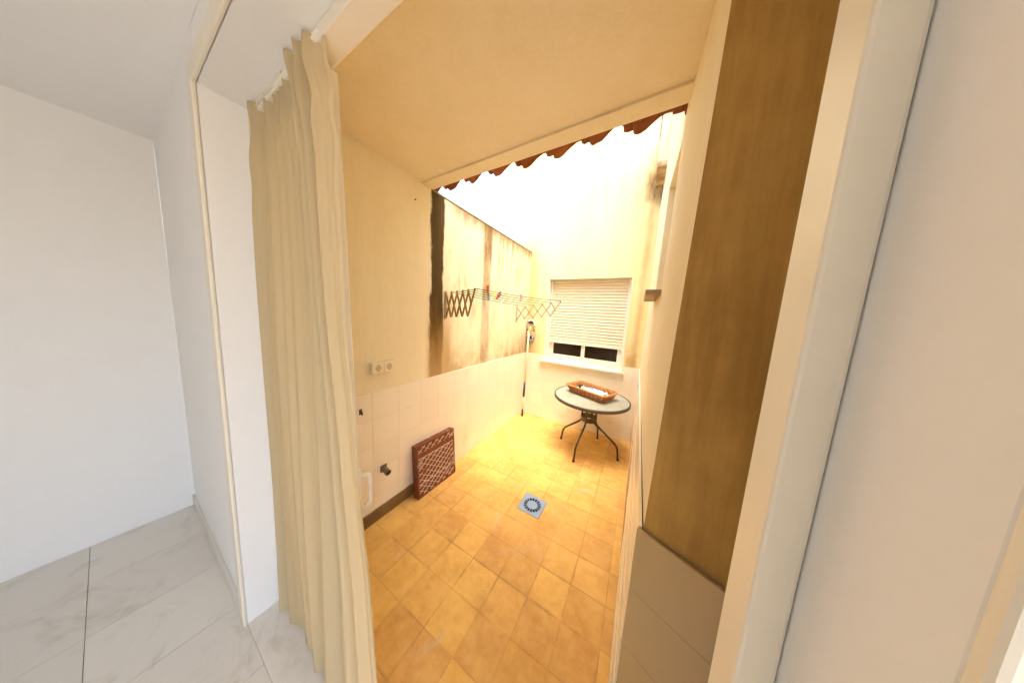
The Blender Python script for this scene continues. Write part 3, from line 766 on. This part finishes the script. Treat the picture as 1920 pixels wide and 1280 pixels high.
# ---- wall mounted drying rack: two scissor arms on the left wall, five cords between them
rk = empty('drying_rack', (0, -1.08, 1.66)); tag(rk, 'folding wall drying rack with two scissor arms and five cords', 'drying rack')
NJ = 5
def arm(y, reach, z_top0, z_top1, z_bot0, z_bot1, mat, plate):
    tips = []
    def bar(p, q, yo, lab='bar'):
        p, q = Vector(p), Vector(q); d_ = (q-p); L = d_.length; d_.normalize(); w = Vector((0, 1, 0)).cross(d_).normalized()*.0100
        e = d_*.008; a, b = p-e, q+e; t0, t1 = Vector((0, y+yo-.0028, 0)), Vector((0, y+yo+.0028, 0))
        bm = bmesh.new(); hexa(bm, [pt+sg*w+t for pt in (a, b) for sg in (-1, 1) for t in (t0, t1)])
        return adopt(link(lab, bm, mat, bevel=.0012), rk)
    X = lambda k: .012+reach*k/NJ
    ZT_ = lambda k: z_top0+(z_top1-z_top0)*k/NJ
    ZB_ = lambda k: z_bot0+(z_bot1-z_bot0)*k/NJ
    bmr = bmesh.new()
    for k in range(NJ):
        bar((X(k), 0, ZB_(k)), (X(k+1), 0, ZT_(k+1)), .0035)
        if k < NJ-1 or True:
            if k < NJ-1: bar((X(k), 0, ZT_(k)), (X(k+1), 0, ZB_(k+1)), -.0035)
            else: bar((X(k), 0, ZT_(k)), ((X(k)+X(k+1))/2, 0, (ZT_(k)+ZB_(k))/2), -.0035)
        for c in ((X(k+1), ZT_(k+1)), ((X(k)+X(k+1))/2, (ZT_(k)+ZB_(k+1))/2 if k < NJ-1 else (ZT_(k)+ZB_(k))/2)) + (((X(k+1), ZB_(k+1)),) if k < NJ-1 else ()):
            tube(bmr, [(c[0], y-.010, c[1]), (c[0], y+.010, c[1])], .0055, 8)
        tips.append(Vector((X(k+1), y, ZT_(k+1)+.006)))
    tag(adopt(link('rivets', bmr, M['rivet'], smooth=True), rk), kind='stuff')
    adopt(boxo('wall_bracket', (.001, .010, y-.014, y+.014, plate[0], plate[1]), mat, bevel=.002), rk)
    return tips
t1 = arm(-1.785, .33, 1.785, 1.822, 1.570, 1.600, M['bronze'], (1.548, 1.805))
t2 = arm(-.39, .64, 1.725, 1.828, 1.555, 1.655, M['greybar'], (1.515, 1.765))
cords = []
for a, b in zip(t1, t2):
    pts = []
    for k in range(13):
        t = k/12; p = a.lerp(b, t); p.z -= .012*4*t*(1-t); pts.append(p)
    cords.append(pts)
    bm = bmesh.new(); tube(bm, pts, .0036, 6); adopt(link('cord', bm, M['cord'], smooth=True), rk)
# ---- clothes pegs on the cords
def peg(k, t, mat, col, label, rx, rz=0.0, up=.02, grp='clothes pegs on the drying rack'):
    a, b = t1[k], t2[k]; p = a.lerp(b, t); p.z -= .012*4*t*(1-t)
    o = empty('clothes_peg', p); o.rotation_euler = (rx, 0, rz); tag(o, label, 'clothes peg', grp)
    for s_ in (-1, 1):
        bm = bmesh.new()
        prof = [(-.028, .0012), (-.012, .0012), (.0, .003), (.02, .007), (.050, .015)]
        vs = []
        for z, off in prof:
            vs.append([bm.verts.new((sx*.0105, s_*(off+th), z)) for sx, th in ((-1, 0), (1, 0), (1, .0055), (-1, .0055))])
        for A, B in zip(vs, vs[1:]):
            for q in range(4): bm.faces.new((A[q], A[(q+1) % 4], B[(q+1) % 4], B[q]))
        bm.faces.new(vs[0][::-1]); bm.faces.new(vs[-1])
        link('jaw', bm, mat, o, bevel=.001)
    bm = bmesh.new(); tube(bm, [(-.0115, 0, .012), (.0115, 0, .012)], .0065, 8); link('spring', bm, M['rivet'], o, smooth=True)
peg(4, .105, M['peg_orange'], 'o', 'orange peg standing upright on the outer cord', .25, .5)
peg(2, .235, M['peg_teal'], 't', 'dull teal peg hanging below the cords by the orange one', math.pi+.15, .5)
peg(3, .230, M['peg_yellow'], 'y', 'yellow peg tilted over beside the purple peg', -.85, .3)
peg(3, .275, M['peg_purple'], 'p', 'dark purple peg between the yellow and the red peg', -1.0, .2)
peg(2, .335, M['peg_red'], 'r', 'red peg close beside the dark purple peg', -.9, .2)
peg(3, .525, M['peg_red'], 'r2', 'small red peg alone near the corner end of the cords', -.75, .3)

# ---- dust mop standing upside down in the corner
mp = empty('dust_mop', (.085, -.155, 0)); tag(mp, 'dust mop standing upside down in the corner, head up', 'mop')
mb, mt = Vector((.085, -.155, .001)), Vector((.062, -.050, 1.40))
def mpt(t): return mb.lerp(mt, t)
def mseg(n, t0, t1, r, mat):
    bm = bmesh.new(); tube(bm, [mpt(t0), mpt(t1)], r, 10); return adopt(link(n, bm, mat, smooth=True), mp)
mseg('end_grip', 0, .082, .0165, M['navy']); mseg('pole', .0825, .2295, .0112, M['pole']); mseg('grip', .23, .39, .0165, M['navy']); mseg('pole', .3905, .99, .0112, M['pole'])
hc = Vector((.078, -.050, 1.395)); hx_, hz_ = .042, .140
bm = bmesh.new()
vs = []
for k in range(24):
    a = 2*math.pi*k/24; vs.append((hc.x+hx_*math.copysign(abs(math.cos(a))**.7, math.cos(a)), hc.z+hz_*math.copysign(abs(math.sin(a))**.6, math.sin(a))))
f_ = [bm.verts.new((x, hc.y+.012, z)) for x, z in vs]; b_ = [bm.verts.new((x, hc.y+.030, z)) for x, z in vs]
bm.faces.new(f_); bm.faces.new(b_[::-1])
for k in range(24): bm.faces.new((f_[k], b_[k], b_[(k+1) % 24], f_[(k+1) % 24]))
adopt(link('head_pad', bm, M['gold'], bevel=.004), mp)
for n_, z0, z1 in (('top_pocket', .098, .146), ('bottom_pocket', -.142, -.090)):
    adopt(boxo(n_, (hc.x-.042, hc.x+.042, hc.y+.004, hc.y+.016, hc.z+z0, hc.z+z1), M['navy'], bevel=.004), mp)
bm = bmesh.new(); tube(bm, [(hc.x, hc.y-.004, hc.z-.02), (hc.x, hc.y+.012, hc.z+.05)], .012, 8); adopt(link('swivel', bm, M['pole'], smooth=True), mp)
rr = random.Random(3)
bmA, bmB = bmesh.new(), bmesh.new()
for k in range(84):
    a = 2*math.pi*k/84+rr.uniform(-.02, .02)
    ex = math.copysign(abs(math.cos(a))**.7, math.cos(a)); ez = math.copysign(abs(math.sin(a))**.6, math.sin(a))
    p0 = Vector((hc.x+.9*hx_*ex, hc.y+.022, hc.z+.95*hz_*ez)); L = rr.uniform(.028, .040)
    p2 = Vector((hc.x+(hx_+L)*ex, hc.y+rr.uniform(.018, .034), hc.z+(hz_+L*.75)*ez+rr.uniform(-.01, .006)))
    p1 = (p0+p2)/2 + Vector((rr.uniform(-.004, .004), -rr.uniform(.012, .022), rr.uniform(-.004, .004)))
    p2.x = max(p2.x, .006); p1.x = max(p1.x, .006)
    tube(bmB if k % 3 == 0 else bmA, [p0, (p0+p1)/2+Vector((0, -.005, 0)), p1, (p1+p2)/2+Vector((0, -.004, 0)), p2], .0042, 5)
o = adopt(link('white_fringe', bmA, M['strand'], smooth=True), mp); o['kind'] = 'stuff'
o = adopt(link('navy_fringe', bmB, M['strand2'], smooth=True), mp); o['kind'] = 'stuff'

# ---- double wall socket
so = empty('wall_socket', (0, -2.393, 1.195)); tag(so, 'cream double power socket on the left wall', 'socket')
def soc(n, b, mat, bev=.003): return adopt(boxo(n, b, mat, bevel=bev), so)
soc('back_box', (.0005, .026, -2.476, -2.311, 1.152, 1.238), M['plastic'], .004)
for yc in (-2.434, -2.3525):
    f_ = soc('face_plate', (.0262, .031, yc-.037, yc+.037, 1.158, 1.232), M['plastic'], .002)
    bm = bmesh.new(); lathe(bm, [(.0205, 0), (.0225, .0015), (.0225, .0005), (0, .0005)], 28)
    w = link('socket_well', bm, M['well'], smooth=False); w.matrix_world = Matrix.Translation((.0312, yc, 1.195)) @ Matrix.Rotation(R(90), 4, 'Y')
    adopt(w, so)
    for dy in (-.0095, .0095):
        bm = bmesh.new(); tube(bm, [(.0312, yc+dy, 1.195), (.0325, yc+dy, 1.195)], .0032, 8); adopt(link('pin_hole', bm, M['hole']), so)
    for dz in (-.0195, .0195): adopt(boxo('earth_clip', (.0312, .0328, yc-.004, yc+.004, 1.195+dz-.003, 1.195+dz+.003), M['hole']), so)

# ---- pipe stub
pi_ = empty('pipe_stub', (0, -2.395, .405)); tag(pi_, 'short grey pipe stub with a square flange above the skirting', 'pipe')
bm = bmesh.new(); box(bm, .0075, .016, -2.418, -2.368, .375, .428); adopt(link('flange', bm, M['pipe'], bevel=.003), pi_)
bm = bmesh.new(); lathe(bm, [(.0, .015), (.0205, .015), (.0205, .062), (.0225, .064), (.0225, .076), (.017, .076), (.017, .030), (0, .030)], 24)
o = link('spout', bm, M['pipe'], smooth=False); o.matrix_world = Matrix.Translation((0, -2.393, .400)) @ Matrix.Rotation(R(100), 4, 'Y'); adopt(o, pi_)
bm = bmesh.new(); lathe(bm, [(0, .0665), (.0168, .0665), (.0168, .068), (0, .068)], 20)
o = link('bore', bm, M['pipein']); o.matrix_world = Matrix.Translation((0, -2.393, .400)) @ Matrix.Rotation(R(100), 4, 'Y'); adopt(o, pi_)

# ---- little hook by the curtain edge
hk = empty('wall_hook', (0, -2.545, .905)); tag(hk, 'small dark metal hook on the tiles beside the curtain edge', 'hook')
bm = bmesh.new(); box(bm, .0065, .010, -2.556, -2.536, .885, .925); adopt(link('plate', bm, M['plug'], bevel=.002), hk)
bm = bmesh.new(); tube(bm, bez([(.010, -2.546, .915), (.028, -2.546, .912), (.030, -2.546, .888), (.020, -2.546, .886)], rad=.008), .0035, 8); adopt(link('prong', bm, M['plug'], smooth=True), hk)

# ---- ribbed brown slab leaning on the left wall
PW, PH, PT = .445, .455, .060
sl = empty('leaning_slab', (.118, -1.935, .002)); tag(sl, 'brown ribbed tile slab leaning against the left wall by the skirting', 'tile slab')
lean_a = math.atan2(.052, .45)
sl.rotation_euler = (0, 0, 0)
# local frame: x out of the wall, y along it, z up; the slab is tilted about y
TM = Matrix.Rotation(-lean_a, 4, 'Y') @ Matrix.Rotation(R(-1.5), 4, 'X')
def sp(n, bm, mat, bev=0.0):
    bmesh.ops.transform(bm, matrix=TM, verts=bm.verts); return link(n, bm, mat, sl, bevel=bev)
bm = bmesh.new(); box(bm, -PT, -.004, -PW/2, PW/2, 0, PH); sp('plate', bm, M['panel'], .002)
fw = .016
for b in ((-PW/2, PW/2, 0, fw), (-PW/2, PW/2, PH-fw, PH), (-PW/2, -PW/2+fw, fw+.0003, PH-fw-.0003), (PW/2-fw, PW/2, fw+.0003, PH-fw-.0003)):
    bm = bmesh.new(); box(bm, -.0039, .004, *b); sp('border_strip', bm, M['panel'], .002)
# diagonal lattice of ribs clipped to the field, and the smooth band near the top
bm = bmesh.new(); hw2 = PW/2-fw-.002; z0_, z1_ = fw+.002, PH-fw-.002
def clip(p, d):
    t0, t1 = -9, 9
    for c, v, lo, hi in ((p[0], d[0], -hw2, hw2), (p[1], d[1], z0_, z1_)):
        a, b = (lo-c)/v, (hi-c)/v
        if a > b: a, b = b, a
        t0, t1 = max(t0, a), min(t1, b)
    return (t0, t1) if t1-t0 > .02 else None
def rib(p, d, h=.0022, w=.0017):
    c = clip(p, d)
    if not c: return
    a = (p[0]+d[0]*c[0], p[1]+d[1]*c[0]); b = (p[0]+d[0]*c[1], p[1]+d[1]*c[1]); n = (-d[1]*w, d[0]*w)
    hexa(bm, [(x, q[0]+s_*n[0], q[1]+s_*n[1]) for q in (a, b) for s_ in (-1, 1) for x in (-.0042, h)])
stp = .042
for k in range(-16, 17):
    for dr_, h in (((.83, .56), .0022), ((.83, -.56), .0026)):
        rib((0, PH/2+k*stp*1.18), dr_, h)
tag(sp('ribs', bm, M['rib']), kind='stuff')
for (z, w) in ((.115, .0022), (.335, .0022)):
    bm = bmesh.new(); box(bm, -.004, .0032, -hw2, hw2, z-w, z+w); sp('cross_rib', bm, M['rib'])
bm = bmesh.new(); box(bm, -.004, .0029, -hw2, hw2, .345, .385); sp('smooth_band', bm, M['panel'])
# raised studs in the cells
bm = bmesh.new()
for k in range(-14, 15):
    for j in range(-14, 15):
        y = (k-j)*stp*.5*.83/.56*1.18; z = PH/2+(k+j+1)*stp*.5*1.18
        if abs(y) < hw2-.014 and z0_+.014 < z < z1_-.014 and not .330 < z < .40: box(bm, -.004, .0005, y-.0125, y+.0125, z-.0095, z+.0095)
o = sp('studs', bm, M['panel']); o['kind'] = 'stuff'
